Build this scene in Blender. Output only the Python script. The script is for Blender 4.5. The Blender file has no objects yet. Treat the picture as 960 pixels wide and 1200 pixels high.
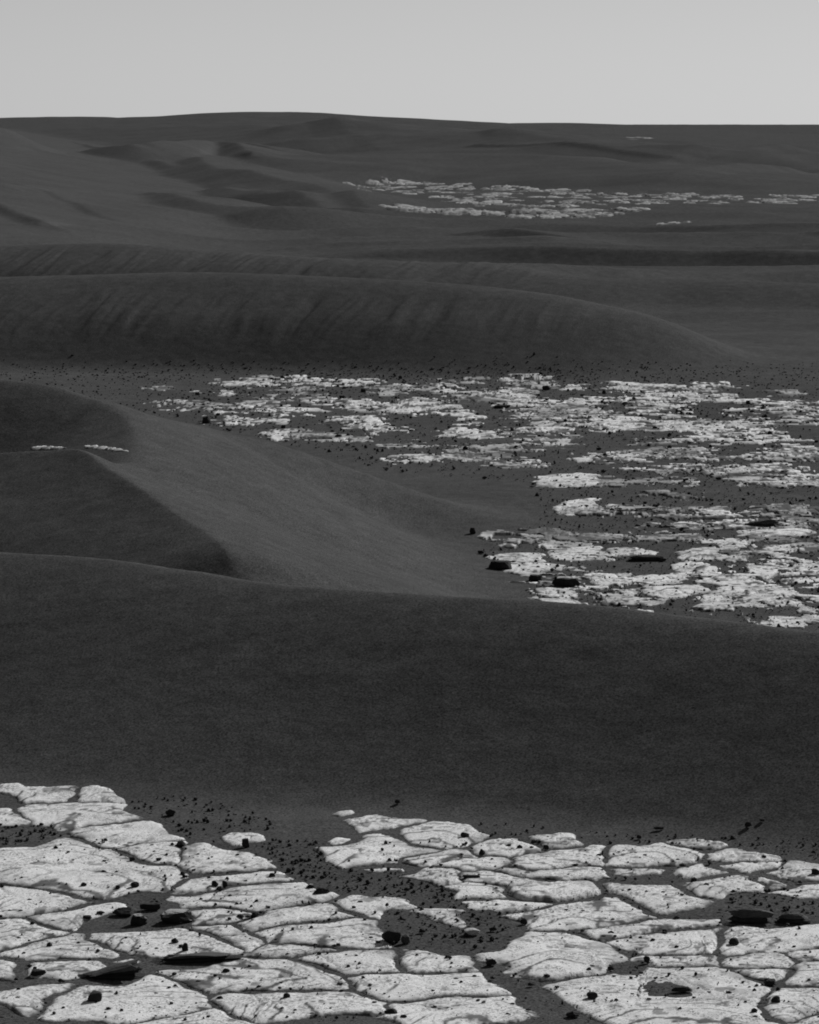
import bpy, math, random
import numpy as np

# ------------------------------------------------------------------ camera, sky, sun, exposure
sc = bpy.context.scene
H = 1.5                                  # eye height over the sand floor, metres
F = 3680.0                               # focal length in pixels of a 960 x 1200 frame
Y0 = 144.5                               # row of the level horizon
PITCH = math.atan((600.0 - Y0) / F)
SUN_ELEV, SUN_AZ = math.radians(30), math.radians(38)    # azimuth clockwise from straight ahead (+Y)
SUN_STRENGTH = 5.0
SKY_STRENGTH = 0.0535

cam_data = bpy.data.cameras.new('camera')
cam = bpy.data.objects.new('camera', cam_data)
sc.collection.objects.link(cam)
cam.location = (0, 0, H)
cam.rotation_euler = (math.pi / 2 - PITCH, 0, 0)
cam_data.sensor_fit = 'VERTICAL'
cam_data.sensor_height = 24.0
cam_data.sensor_width = 19.2
cam_data.lens = F / 1200.0 * 24.0
cam_data.clip_start, cam_data.clip_end = 0.1, 20000.0
sc.camera = cam

world = bpy.data.worlds.new('World')
sc.world = world
world.use_nodes = True
wn, wl = world.node_tree.nodes, world.node_tree.links
wn.clear()
sky = wn.new('ShaderNodeTexSky'); sky.sky_type = 'NISHITA'; sky.sun_disc = False
sky.sun_elevation = SUN_ELEV; sky.sun_rotation = SUN_AZ
sky.air_density = 1.0; sky.dust_density = 0.0; sky.ozone_density = 1.0
bw = wn.new('ShaderNodeRGBToBW')
bg = wn.new('ShaderNodeBackground'); bg.inputs['Strength'].default_value = SKY_STRENGTH
wo = wn.new('ShaderNodeOutputWorld')
wl.new(sky.outputs[0], bw.inputs[0]); wl.new(bw.outputs[0], bg.inputs['Color']); wl.new(bg.outputs[0], wo.inputs[0])

sun_d = bpy.data.lights.new('sun', 'SUN'); sun_d.energy = SUN_STRENGTH; sun_d.angle = math.radians(0.5)
sun_d.color = (1.0, 1.0, 1.0)
sun = bpy.data.objects.new('sun', sun_d); sc.collection.objects.link(sun)
sun.rotation_euler = (math.pi / 2 - SUN_ELEV, 0, math.pi - SUN_AZ)
sun.location = (20, 25, 20)
sc.view_settings.view_transform = 'Standard'
sc.view_settings.look = 'None'
sc.view_settings.exposure = 0.0
sc.view_settings.gamma = 1.0
sc.cycles.max_bounces = 4
sc.cycles.diffuse_bounces = 2
sc.cycles.filter_width = 1.9           # the photograph is a little soft

# ------------------------------------------------------------------ helpers
def tag(o, label=None, cat=None, group=None, kind=None):
    if label: o['label'] = label
    if cat: o['category'] = cat
    if group: o['group'] = group
    if kind: o['kind'] = kind
    return o

def link(name, me, parent=None):
    o = bpy.data.objects.new(name, me)
    sc.collection.objects.link(o)
    if parent: o.parent = parent
    return o

def empty(name, loc=(0, 0, 0)):
    o = bpy.data.objects.new(name, None)
    o.empty_display_size = 0.1
    o.location = loc
    sc.collection.objects.link(o)
    return o

def ray_uv(px, py):
    """Sideways and downward slope of the line of sight through a point of the frame."""
    q = (np.asarray(py, float) - 600.0) / F
    d = math.cos(PITCH) - q * math.sin(PITCH)
    return ((np.asarray(px, float) - 480.0) / F) / d, (math.sin(PITCH) + q * math.cos(PITCH)) / d

_rng = np.random.default_rng(11)
_tab = _rng.random((256, 256))
def vnoise(x, y):
    xi = np.floor(x); yi = np.floor(y)
    fx = x - xi; fy = y - yi
    xi = xi.astype(np.int64) & 255; yi = yi.astype(np.int64) & 255
    x1 = (xi + 1) & 255; y1 = (yi + 1) & 255
    fx = fx * fx * fx * (fx * (fx * 6 - 15) + 10); fy = fy * fy * fy * (fy * (fy * 6 - 15) + 10)
    return ((_tab[xi, yi] * (1 - fx) + _tab[x1, yi] * fx) * (1 - fy) + (_tab[xi, y1] * (1 - fx) + _tab[x1, y1] * fx) * fy) * 2 - 1

def fbm(x, y, octaves=4, seed=0.0, gain=0.5):
    s = np.zeros_like(x, dtype=float); a = 1.0; n = 0.0
    for k in range(octaves):
        s += a * vnoise(x + seed * 17.13 + k * 31.7, y - seed * 9.71 + k * 57.3)
        n += a; a *= gain; x = x * 2.03; y = y * 2.03
    return s / n

def smooth(a, b, x):
    t = np.clip((x - a) / (b - a), 0, 1)
    return t * t * (3 - 2 * t)

def catmull(P, sub=4, closed=False):
    P = np.asarray(P, float); n = len(P); out = []
    for i in range(n if closed else n - 1):
        if closed:
            p0, p1, p2, p3 = P[i - 1], P[i], P[(i + 1) % n], P[(i + 2) % n]
        else:
            p0, p1, p2, p3 = P[max(i - 1, 0)], P[i], P[i + 1], P[min(i + 2, n - 1)]
        for k in range(sub):
            t = k / sub
            out.append(0.5 * (2 * p1 + (p2 - p0) * t + (2 * p0 - 5 * p1 + 4 * p2 - p3) * t * t + (3 * p1 - p0 - 3 * p2 + p3) * t ** 3))
    if not closed: out.append(P[-1])
    return np.array(out)

# ------------------------------------------------------------------ materials
def mat(name):
    m = bpy.data.materials.new(name); m.use_nodes = True
    n = m.node_tree.nodes; l = m.node_tree.links
    return m, n, l, n['Principled BSDF']

def nz(n, l, scale, detail=3.0, rough=0.5, vec=None):
    t = n.new('ShaderNodeTexNoise'); t.inputs['Scale'].default_value = scale
    t.inputs['Detail'].default_value = detail; t.inputs['Roughness'].default_value = rough
    if vec is not None: l.new(vec, t.inputs['Vector'])
    return t.outputs['Fac']

def ramp(n, l, fac, stops):
    r = n.new('ShaderNodeValToRGB'); e = r.color_ramp.elements
    while len(e) < len(stops): e.new(0.5)
    for k, (p, c) in enumerate(stops):
        e[k].position = p; e[k].color = (c, c, c, 1)
    l.new(fac, r.inputs[0])
    return r.outputs[0]

def mth(n, l, op, a, b):
    m = n.new('ShaderNodeMath'); m.operation = op
    for k, v in enumerate((a, b)):
        if isinstance(v, (int, float)): m.inputs[k].default_value = v
        else: l.new(v, m.inputs[k])
    return m.outputs[0]

def mix(n, l, fac, a, b):
    m = n.new('ShaderNodeMix'); m.data_type = 'FLOAT'
    for k, v in ((0, fac), (2, a), (3, b)):
        if isinstance(v, (int, float)): m.inputs[k].default_value = v
        else: l.new(v, m.inputs[k])
    return m.outputs[0]

def grey(n, l, value, socket):
    c = n.new('ShaderNodeCombineColor')
    for k in range(3): l.new(value, c.inputs[k])
    l.new(c.outputs[0], socket)

SAND = 0.067
def sand_material():
    m, n, l, p = mat('dark basaltic sand')
    co = n.new('ShaderNodeTexCoord').outputs['Object']
    big = ramp(n, l, nz(n, l, 0.9, 4, 0.6, co), [(0.25, 0.86), (0.75, 1.12)])
    mid = ramp(n, l, nz(n, l, 14.0, 4, 0.65, co), [(0.25, 0.80), (0.75, 1.20)])
    fine = ramp(n, l, nz(n, l, 190.0, 3, 0.7, co), [(0.28, 0.25), (0.72, 1.75)])
    v = mth(n, l, 'MULTIPLY', mth(n, l, 'MULTIPLY', big, mid), mth(n, l, 'MULTIPLY', fine, SAND))
    grey(n, l, v, p.inputs['Base Color'])
    p.inputs['Roughness'].default_value = 0.95
    p.inputs['Specular IOR Level'].default_value = 0.0
    b1 = n.new('ShaderNodeBump'); b1.inputs['Strength'].default_value = 0.35; b1.inputs['Distance'].default_value = 0.003
    l.new(nz(n, l, 240.0, 4, 0.7, co), b1.inputs['Height'])
    b2 = n.new('ShaderNodeBump'); b2.inputs['Strength'].default_value = 0.16; b2.inputs['Distance'].default_value = 0.03
    l.new(nz(n, l, 9.0, 3, 0.6, co), b2.inputs['Height']); l.new(b1.outputs[0], b2.inputs['Normal'])
    l.new(b2.outputs[0], p.inputs['Normal'])
    return m

def slab_material(name, pale, fine_scale):
    m, n, l, p = mat(name)
    co = n.new('ShaderNodeTexCoord').outputs['Object']
    at = n.new('ShaderNodeAttribute'); at.attribute_name = 'dust'
    a = ramp(n, l, nz(n, l, fine_scale, 4, 0.7, co), [(0.28, 0.82), (0.62, 1.06)])
    b = ramp(n, l, nz(n, l, fine_scale * 0.12, 4, 0.6, co), [(0.3, 0.92), (0.7, 1.06)])
    st = mth(n, l, 'MULTIPLY', mth(n, l, 'MULTIPLY', a, b), pale)
    # sand lodged in pits: dark specks, thicker in some places than in others
    cl = ramp(n, l, nz(n, l, fine_scale * 0.10, 3, 0.6, co), [(0.40, 0.0), (0.62, 0.10)])
    pit = mth(n, l, 'SUBTRACT', nz(n, l, fine_scale * 1.2, 3, 0.75, co), cl)
    sp = ramp(n, l, pit, [(0.345, 1.0), (0.40, 0.0)])
    f = mth(n, l, 'MAXIMUM', at.outputs['Fac'], mth(n, l, 'MULTIPLY', sp, 0.8))
    v = mix(n, l, f, st, SAND * 1.15)
    grey(n, l, v, p.inputs['Base Color'])
    p.inputs['Roughness'].default_value = 0.9
    p.inputs['Specular IOR Level'].default_value = 0.05
    bm_ = n.new('ShaderNodeBump'); bm_.inputs['Strength'].default_value = 0.35; bm_.inputs['Distance'].default_value = 0.004
    l.new(nz(n, l, fine_scale * 0.7, 4, 0.65, co), bm_.inputs['Height']); l.new(bm_.outputs[0], p.inputs['Normal'])
    return m

def rock_material(name, dark, top_amount, top_value):
    m, n, l, p = mat(name)
    co = n.new('ShaderNodeTexCoord').outputs['Object']
    ge = n.new('ShaderNodeNewGeometry')
    sx = n.new('ShaderNodeSeparateXYZ'); l.new(ge.outputs['Normal'], sx.inputs[0])
    nn = nz(n, l, 60.0, 4, 0.7, co)
    up = mth(n, l, 'ADD', sx.outputs['Z'], mth(n, l, 'MULTIPLY', mth(n, l, 'SUBTRACT', nn, 0.5), 0.7))
    f = mth(n, l, 'MULTIPLY', ramp(n, l, up, [(0.72, 0.0), (0.98, 1.0)]), top_amount)  # paler upward faces: lit tops above shaded fronts, put into the colour
    base = mth(n, l, 'MULTIPLY', ramp(n, l, nn, [(0.3, 0.65), (0.7, 1.3)]), dark)
    grey(n, l, mix(n, l, f, base, top_value), p.inputs['Base Color'])
    p.inputs['Roughness'].default_value = 0.85
    p.inputs['Specular IOR Level'].default_value = 0.08
    b = n.new('ShaderNodeBump'); b.inputs['Strength'].default_value = 0.5; b.inputs['Distance'].default_value = 0.003
    l.new(nz(n, l, 220.0, 4, 0.7, co), b.inputs['Height']); l.new(b.outputs[0], p.inputs['Normal'])
    return m

M_SAND = sand_material()
M_SLAB = slab_material('pale layered bedrock', 0.67, 170.0)
M_SLAB_MID = slab_material('pale weathered bedrock', 0.64, 60.0)
M_SLAB_FAR = slab_material('pale far bedrock', 0.31, 6.0)
M_ROCK = rock_material('dark basalt', 0.022, 0.25, 0.06)
M_ROCK_LIT_TOP = rock_material('basalt with painted lit top', 0.018, 0.95, 0.36)  # pale stones whose shaded fronts and lit tops are painted in
M_GREY = rock_material('grey basalt', 0.05, 0.4, 0.10)
M_PALE_ROCK = rock_material('pale loose rock', 0.30, 0.6, 0.5)
M_PEBBLE = rock_material('dark pebble', 0.024, 0.15, 0.04)

# ------------------------------------------------------------------ the dunes: crest lines in the world, each with two flanks
class Crest:
    """A dune crest: control points (X, Y, Z), flank widths on its right and left hand, profile exponents."""
    def __init__(s, name, pts, wr, wl, qr=1.3, ql=1.3, r=0.05, k=0.05, soft=0.035):
        P = np.asarray(pts, float); n = len(P)
        wr = np.interp(np.linspace(0, 1, n), np.linspace(0, 1, np.size(wr)), np.atleast_1d(wr))
        wl_ = np.interp(np.linspace(0, 1, n), np.linspace(0, 1, np.size(wl)), np.atleast_1d(wl))
        s.c = catmull(np.column_stack([P, wr, wl_]), 4 if soft > 0.02 else 8)
        s.name, s.qr, s.ql, s.r, s.k, s.soft = name, qr, ql, r, k, soft
    def height(s, X, Y):
        c = s.c; w = max(c[:, 3].max(), c[:, 4].max())
        m = (X > c[:, 0].min() - w) & (X < c[:, 0].max() + w) & (Y > c[:, 1].min() - w) & (Y < c[:, 1].max() + w)
        out = np.zeros_like(X)
        if not m.any(): return out
        x = X[m]; y = Y[m]
        best = np.full(x.shape, 1e18); side = np.zeros_like(x)
        T = np.gradient(c[:, :2], axis=0); T /= np.linalg.norm(T, axis=1)[:, None] + 1e-12
        segs = []
        for i in range(len(c) - 1):
            a, b = c[i], c[i + 1]
            dx, dy = b[0] - a[0], b[1] - a[1]; L = dx * dx + dy * dy + 1e-12
            t = np.clip(((x - a[0]) * dx + (y - a[1]) * dy) / L, 0, 1)
            ex = x - (a[0] + t * dx); ey = y - (a[1] + t * dy)
            d2 = ex * ex + ey * ey
            segs.append((t.astype(np.float32), d2.astype(np.float32)))
            u = d2 < best
            best[u] = d2[u]; tu = t[u]
            tx = T[i, 0] + (T[i + 1, 0] - T[i, 0]) * tu; ty = T[i, 1] + (T[i + 1, 1] - T[i, 1]) * tu
            side[u] = tx * ey[u] - ty * ex[u]          # > 0: left hand
        left = smooth(-0.25, 0.25, side / (np.sqrt(best) + 1e-9))     # which flank; the ends blend
        h = np.zeros_like(x); W = np.zeros_like(x)
        dmin = np.sqrt(best)
        for i, (t, d2) in enumerate(segs):
            a, b = c[i], c[i + 1]
            d = np.sqrt(d2)
            wa = a[3] + (b[3] - a[3]) * t; wb = a[4] + (b[4] - a[4]) * t
            g = np.exp(-(d - dmin) / (s.soft * np.minimum(wa, wb))) * (math.hypot(b[0] - a[0], b[1] - a[1]) + 1e-6)
            d = np.sqrt(d2 + s.r * s.r) - s.r
            pr = np.clip(1 - d / wa, 0, 1) ** s.qr
            pl = np.clip(1 - d / wb, 0, 1) ** s.ql
            h += g * (a[2] + (b[2] - a[2]) * t) * (pr * (1 - left) + pl * left); W += g
        h /= W
        out[m] = h
        return out

def from_frame(pts):
    out = []
    for px, py, y in pts:
        u, v = ray_uv(px, py); out.append((u * y, y, H - v * y))
    return out

CRESTS = [
    # the long dune in front
    Crest('foreground_dune', from_frame([(-420, 642, 9.0), (-200, 640, 8.8), (-80, 642, 8.7), (0, 646, 8.6), (100, 652, 8.5), (200, 665, 8.3), (300, 681, 8.12), (400, 690, 8.0), (500, 696, 7.9), (600, 702, 7.8), (700, 709, 7.7), (800, 722, 7.6), (960, 742, 7.42), (1150, 768, 7.2), (1400, 800, 7.0)]),
          [1.55, 1.50, 1.45, 1.37, 1.27, 1.17, 1.1, 1.1], [1.3, 1.3, 1.2, 1.1, 1.2, 1.4, 1.5, 1.5], 1.25, 1.3, 0.06, 0.03),
    # the crossing dunes behind it
    Crest('crossing_dune', from_frame([(-330, 548, 10.8), (-180, 541, 10.65), (-80, 536, 10.5), (0, 531, 10.4), (55, 527, 10.3), (95, 525, 10.18), (124, 545, 9.95), (150, 563, 9.72), (200, 600, 9.32), (240, 627, 9.02), (264, 646, 8.80), (280, 682, 8.66)]),
          [1.9, 1.9, 1.9, 1.9, 1.9, 1.9, 1.9], [0.9, 0.9, 1.0, 1.2, 1.4, 1.5, 1.5], 1.5, 1.2, 0.012, 0.03, 0.012),
    Crest('crossing_dune', from_frame([(-330, 430, 12.3), (-180, 433, 12.1), (-80, 437, 11.95), (0, 443, 11.8), (60, 452, 11.68), (110, 470, 11.5), (142, 488, 11.3), (158, 505, 11.0), (158, 520, 10.7), (150, 545, 10.3), (140, 570, 10.0)]),
          [2.0, 2.0, 2.0, 1.9, 1.6, 1.3], [1.2, 1.2, 1.3, 1.5, 1.5], 1.5, 1.35, 0.06, 0.05, 0.015),
    Crest('crossing_dune', from_frame([(120, 480, 11.5), (160, 484, 11.75), (220, 496, 12.0), (300, 513, 12.1), (400, 536, 12.15), (500, 559, 12.1), (580, 580, 11.9), (660, 606, 11.6)]),
          [1.8, 2.2, 2.2, 1.8, 1.2], [1.0, 1.0, 0.9, 0.8], 1.5, 1.3, 0.15, 0.08),
    Crest('sand_ripple', from_frame([(690, 590, 12.2), (760, 577, 12.35), (850, 569, 12.5), (960, 566, 12.5), (1100, 563, 12.5), (1300, 566, 12.4)]), [0.5, 0.9, 1.1, 1.1], [0.6, 0.8, 0.8], 1.2, 1.2, 0.05, 0.03),
    # the middle dune and the ones behind it
    Crest('middle_dune', from_frame([(-350, 334, 21.5), (-150, 330, 21.4), (0, 324.5, 21.2), (100, 322, 21.1), (240, 319, 21.0), (400, 325, 20.8), (520, 332, 20.6), (620, 342, 20.4), (700, 357, 20.2), (780, 377, 20.0), (850, 401, 19.85), (890, 411, 19.75), (935, 420, 19.6)]),
          [1.85, 1.75, 1.7, 1.65, 1.65, 1.5, 1.4], [3, 3, 3, 2.0, 1.4], 1.15, 1.3, 0.28, 0.06),
    Crest('middle_dune', from_frame([(735, 365, 21.2), (800, 380, 21.2), (860, 390, 21.1), (900, 394, 21.1), (960, 396, 21.1), (1100, 398, 21), (1300, 402, 21)]), [1.2, 1.5, 1.6], [1.5, 1.6], 1.3, 1.3, 0.05, 0.05),
    Crest('back_dune', from_frame([(-300, 292, 29), (-100, 291, 28.5), (0, 288, 28.4), (60, 286, 28.3), (130, 285, 28), (200, 290, 27.8), (300, 298, 27.5), (400, 305, 27), (520, 313, 27), (620, 318, 26.7), (700, 323, 26.5), (800, 324, 26.5), (960, 329, 26), (1150, 336, 25.5)]),
          [2.2, 2.0, 2.0, 1.8], [3, 3, 3], 1.15, 1.3, 0.25, 0.06),
    # the broad dune at the far left and the horizon hills
    Crest('far_dune', [(-7.6, 29, .40), (-7.2, 34, .66), (-8.0, 45, .95), (-9.6, 60, 1.2), (-12.5, 85, 1.45), (-18, 120, 1.65)], [5, 6, 6.5, 7.5, 9.5, 12], [4, 4, 5, 6], 1.25, 1.3, 0.5, 0.15),
    Crest('horizon_hill', from_frame([(-300, 138, 230), (-100, 137, 230), (0, 137, 225), (60, 135, 225), (130, 137, 225), (200, 138, 225), (260, 139, 225), (330, 141, 225)]), [55, 50], [60, 60], 1.3, 1.3, 3, 0.3),
    Crest('horizon_hill', from_frame([(180, 140, 165), (220, 136.5, 165), (300, 131.5, 158), (350, 130.3, 152), (382, 130, 150), (410, 135, 150), (450, 139.5, 152), (540, 143, 158), (640, 144, 165)]), [45, 50, 45, 30], [40, 40], 1.3, 1.3, 5, 0.3),
    Crest('far_dune', from_frame([(60, 150, 118), (160, 148, 118), (260, 147, 116), (360, 148, 112), (460, 152, 108), (560, 157, 104), (640, 162, 100)]), [16, 18, 14], [18, 16], 1.2, 1.3, 0.5, 0.15),
    Crest('far_dune', from_frame([(300, 182, 78), (400, 181, 79), (500, 180, 80), (600, 181, 80), (680, 187, 78), (740, 196, 74)]), [10, 12, 8], [10, 10], 1.2, 1.3, 0.4, 0.12),
]
def crest_at(pts, near, far, r=0.08):
    # (column, row, crest height)
    P = []
    for px, py, z in pts:
        u, v = ray_uv(px, py); yq = (H - z) / v
        P.append((u * yq, yq, z))
    return Crest('far_dune', P, near, far, 1.25, 1.4, r, 0.05)
CRESTS += [
    crest_at([(118, 172, .95), (170, 167, 1.05), (240, 164.5, 1.05), (275, 168, .98), (293, 181, .75), (298, 196, .45), (296, 204, .3)], [5, 4.5, 4, 3, 2], [6, 6, 5]),
    crest_at([(285, 168, .9), (340, 181, .6), (400, 199, .3), (450, 216, .06)], [6, 5, 3.5, 2], [6, 5, 3]),
    crest_at([(80, 166, .93), (125, 175, .84), (180, 188, .65), (240, 206, .44), (300, 226, .25), (350, 242, .12), (385, 254, .04)], [4.5, 3.6, 3.0, 2.4, 1.6], [6, 5, 4, 3]),
    crest_at([(205, 172, .85), (218, 176, .8), (236, 186, .7), (248, 195, .62), (300, 205, .5), (370, 218, .38), (430, 240, .2), (462, 253, .06)], [4.0, 4.0, 3.5, 3.0, 2], [5, 5, 4, 2.5]),
    crest_at([(262, 220, .36), (300, 226, .34), (340, 231, .28), (390, 243, .18), (444, 257, .05)], [2.2, 2.4, 2.2, 1.6], [3.5, 3, 2]),
    crest_at([(180, 225, .42), (215, 232, .40), (270, 242, .30), (330, 250, .22), (390, 254, .15), (455, 258, .05)], [2.6, 2.6, 2.4, 1.8], [3.5, 3, 2]),
    crest_at([(-160, 190, .95), (-60, 205, .75), (0, 219, .62), (40, 230, .5), (66, 239, .36)], [1.6, 1.4, 1.2], [3.5, 3, 2]),
    crest_at([(20, 216, .62), (62, 229, .5), (95, 242, .42), (135, 260, .3), (190, 285, .08)], [1.3, 1.2, 1.0, .8], [3.5, 3, 2]),
    crest_at([(-160, 190, .85), (-60, 220, .62), (0, 241, .52), (50, 260, .40), (108, 283, .16)], [2.0, 1.8, 1.5, 1.0], [3, 2.5, 1.5]),
]
def A(pts, near, far, name='far_dune', r=0.1):
    return (name, pts, near, far, r)
# ripples that ride on the far dunes: (column, row, height)
RIDERS = [
    A([(-30, 150, .3), (4, 150, .3), (14, 157, .2), (18, 165, .05)], 4.0, 5.0),
    A([(320, 140, .06), (360, 142, .18), (400, 149, .16), (440, 157, .04)], 14, 14, 'horizon_hill'),
    A([(310, 280, .03), (400, 283, .1), (520, 281, .12), (640, 276, .1), (760, 274, .03)], 1.2, 1.8),
    A([(330, 290, .03), (430, 293, .1), (560, 289, .1), (700, 290, .12), (860, 293, .1), (1000, 296, .08)], 1.1, 1.8),
    A([(480, 309, .03), (560, 312, .08), (680, 311, .1), (820, 312, .08), (1000, 314, .08)], 1.1, 1.8),
    A([(560, 168, .06), (640, 170, .12), (720, 176, .1), (780, 182, .03)], 6, 7),
    A([(690, 187, .04), (740, 182, .1), (830, 178, .14), (960, 176, .14), (1060, 176, .14)], 6, 8),
    A([(760, 204, .03), (830, 196, .16), (900, 193, .2), (1000, 194, .2)], 4, 5),
    A([(640, 262, .03), (760, 266, .12), (880, 262, .14), (1000, 262, .12)], 1.5, 2.4),
    A([(470, 268, .03), (600, 267, .12), (700, 270, .03)], 1.5, 2.4),
]

def ripples(X, Y):
    # close-set sand ripples whose near faces are what one sees at a grazing angle
    wv = Y + 1.6 * fbm(X * 0.10, Y * 0.05, 3, 6.0)
    ph = wv / (1.5 + 0.018 * Y)
    tri = 1 - np.abs(2 * (ph - np.floor(ph)) - 1)
    md = 0.45 + 0.55 * smooth(-0.25, 0.45, fbm(X * 0.22, Y * 0.13, 3, 7.0))
    bare = 1 - 0.8 * smooth(-5, -1, X) * smooth(50, 56, Y) * smooth(90, 82, Y)     # bedrock lies open there
    return smooth(21, 30, Y) * smooth(420, 150, Y) * np.minimum(0.10 + 0.0026 * Y, 0.36) * md * tri ** 1.3 * bare * (0.25 + 1.35 * smooth(-2.5, 1.0, X + 0.04 * Y))

def base_floor(X, Y):
    R = np.maximum(Y, 4.0)
    z = 0.010 * fbm(X * 1.3, Y * 1.3, 3, 1.0) * smooth(4, 6, R)
    g = smooth(16, 30, Y)
    z += g * 0.05 * fbm(X * 0.25, Y * 0.35, 4, 2.0)
    # low ripples lying across the plain
    rd = 1 - np.abs(fbm(X * 0.045 + 0.15 * fbm(X * .1, Y * .1, 2, 5.0), Y * 0.16, 3, 3.0)) * 2.4
    z += smooth(26, 60, Y) * np.minimum(0.05 + Y * 0.0016, 0.5) * np.clip(rd, -0.3, 1) * 0.42
    z += ripples(X, Y) * (1 - smooth(31, 38, Y))
    z += smooth(90, 300, Y) * 0.9 * fbm(X * 0.008, Y * 0.012, 3, 4.0) * smooth(3000, 600, Y)
    z += smooth(110, 160, Y) * 0.22 * fbm(X * 0.07, Y * 0.05, 4, 12.0) * smooth(900, 400, Y)
    return z - 0.03

def smax(a, b, k):
    h = np.clip(0.5 + 0.5 * (a - b) / k, 0, 1)
    return b * (1 - h) + a * h + k * h * (1 - h)

# grid: columns of equal bearing, rows closer together near the camera
uc = np.linspace(-0.140, 0.140, 470)
side = 0.140 + 0.0012 * np.cumsum(1.075 ** np.arange(1, 62))
side = side[side < 6]
U = np.concatenate([-side[::-1], uc, side])
rows = [1.2, 1.8, 2.4, 3.0, 3.5, 4.0, 4.4]
y = 4.7
while y < 4000:
    rows.append(y)
    if y < 9.5: y += 0.0105
    elif y < 13: y += 0.014
    elif y < 22.5: y += 0.034
    elif y < 32: y += 0.07
    elif y < 100: y += 0.0028 * y
    elif y < 260: y += 0.006 * y
    else: y *= 1.06
YR = np.array(rows)
GU, GY = np.meshgrid(U, YR)
GX = GU * GY
Z = base_floor(GX, GY)
owner = np.zeros(Z.shape, int)
names = ['sand_floor']
def oid(n):
    if n not in names: names.append(n)
    return names.index(n)
for c in CRESTS:
    h = c.height(GX, GY)
    m = h > 1e-5
    zn = np.where(m, smax(h - (0.06 + c.k) * (1 - smooth(0, 0.3, h)), Z, c.k), Z)
    owner[m & (h > Z + 0.005) & (h > 0.02)] = oid(c.name)
    Z = zn

Z = Z + 0.55 * ripples(GX, GY) * smooth(31, 38, GY) * smooth(150, 100, GY)
Z = Z + smooth(120, 160, GY) * smooth(900, 400, GY) * 0.16 * fbm(GX * 0.12, GY * 0.03, 4, 12.0)

def sample_z(X, Y):
    """Height of the ground by bilinear lookup."""
    X = np.asarray(X, float); Y = np.asarray(Y, float)
    j = np.clip(np.searchsorted(YR, Y) - 1, 0, len(YR) - 2); ty = np.clip((Y - YR[j]) / (YR[j + 1] - YR[j]), 0, 1)
    u = X / Y
    i = np.clip(np.searchsorted(U, u) - 1, 0, len(U) - 2); tx = np.clip((u - U[i]) / (U[i + 1] - U[i]), 0, 1)
    return (Z[j, i] * (1 - tx) + Z[j, i + 1] * tx) * (1 - ty) + (Z[j + 1, i] * (1 - tx) + Z[j + 1, i + 1] * tx) * ty

def hit(px, py, lift=0.0, ymin=4.7):
    """Where the line of sight through a point of the photograph first meets the ground raised by lift."""
    px = np.atleast_1d(np.asarray(px, float)); py = np.atleast_1d(np.asarray(py, float))
    out = []
    yy = YR[(YR >= ymin)]
    for a, b in zip(px, py):
        u, v = ray_uv(a, b)
        d = H - v * yy - (sample_z(u * yy, yy) + lift)
        k = np.argmax(d < 0)
        if d[k] >= 0: k = len(yy) - 1
        if k == 0: t = 0.0; y_ = yy[0]
        else:
            t = d[k - 1] / (d[k - 1] - d[k] + 1e-12); y_ = yy[k - 1] + t * (yy[k] - yy[k - 1])
        out.append((u * y_, y_))
    return np.array(out)

for name, pts, near, far, r in RIDERS:
    P = []
    for px, py, h in pts:
        x_, y_ = hit(px, py, h, 22.0)[0]
        P.append((x_, y_, h))
    yy_ = np.array([p[1] for p in P]); hh_ = np.array([p[2] for p in P]); tt_ = np.linspace(-1, 1, len(P))
    ly = np.polyval(np.polyfit(tt_, np.log(yy_), 1), tt_); uv_ = [ray_uv(a, b) for a, b, _ in pts]
    P = []
    for (u_, v_), y_, h_ in zip(uv_, np.exp(ly), hh_):
        zr = H - v_ * y_ - float(sample_z(u_ * y_, y_))
        P.append((u_ * y_, y_, float(np.clip(zr, 0.65 * h_, 1.8 * h_))))
    P = [p for k, p in enumerate(P) if k == 0 or abs(p[0] - P[k - 1][0]) + abs(p[1] - P[k - 1][1]) > 1e-3]
    hm = max(p[2] for p in P)
    c = Crest(name, P, hm * 3.4, hm * 8.5, 1.15, 1.3, 0.25 * hm)
    h = c.height(GX, GY)
    owner[(h > 0.05) & (owner == 0)] = oid(name)
    Z = Z + h

# grooves blown diagonally over the faces of the middle and back dunes, faint ripples elsewhere
g_mid = np.isin(owner, [oid('middle_dune'), oid('back_dune')]) * 1.0
amp = smooth(0.08, 0.30, Z) * (1 - smooth(0.34, 0.44, Z)) * g_mid * smooth(1.8, 0.6, GX)
q = GX * 0.95 - GY * 0.32 + 0.10 * fbm(GX * 2.2, GY * 0.9, 3, 13.0)
gro = fbm(q * 8.5, (GX * 0.32 + GY * 0.95) * 0.55, 3, 8.0)
Z = Z + amp * 0.018 * gro
fg = (owner == oid('foreground_dune')) * 1.0
Z = Z + fg * smooth(0.03, 0.2, Z) * (0.0022 * fbm(GX * 3.2 + GY * 2.0, GY * 9.0 - GX * 2.0, 3, 9.0))
cr = (owner == oid('crossing_dune')) * 1.0
Z = Z + cr * smooth(0.03, 0.25, Z) * (0.018 * fbm(GX * 1.4 + GY * .3, GY * 0.9, 3, 10.0))

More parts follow.
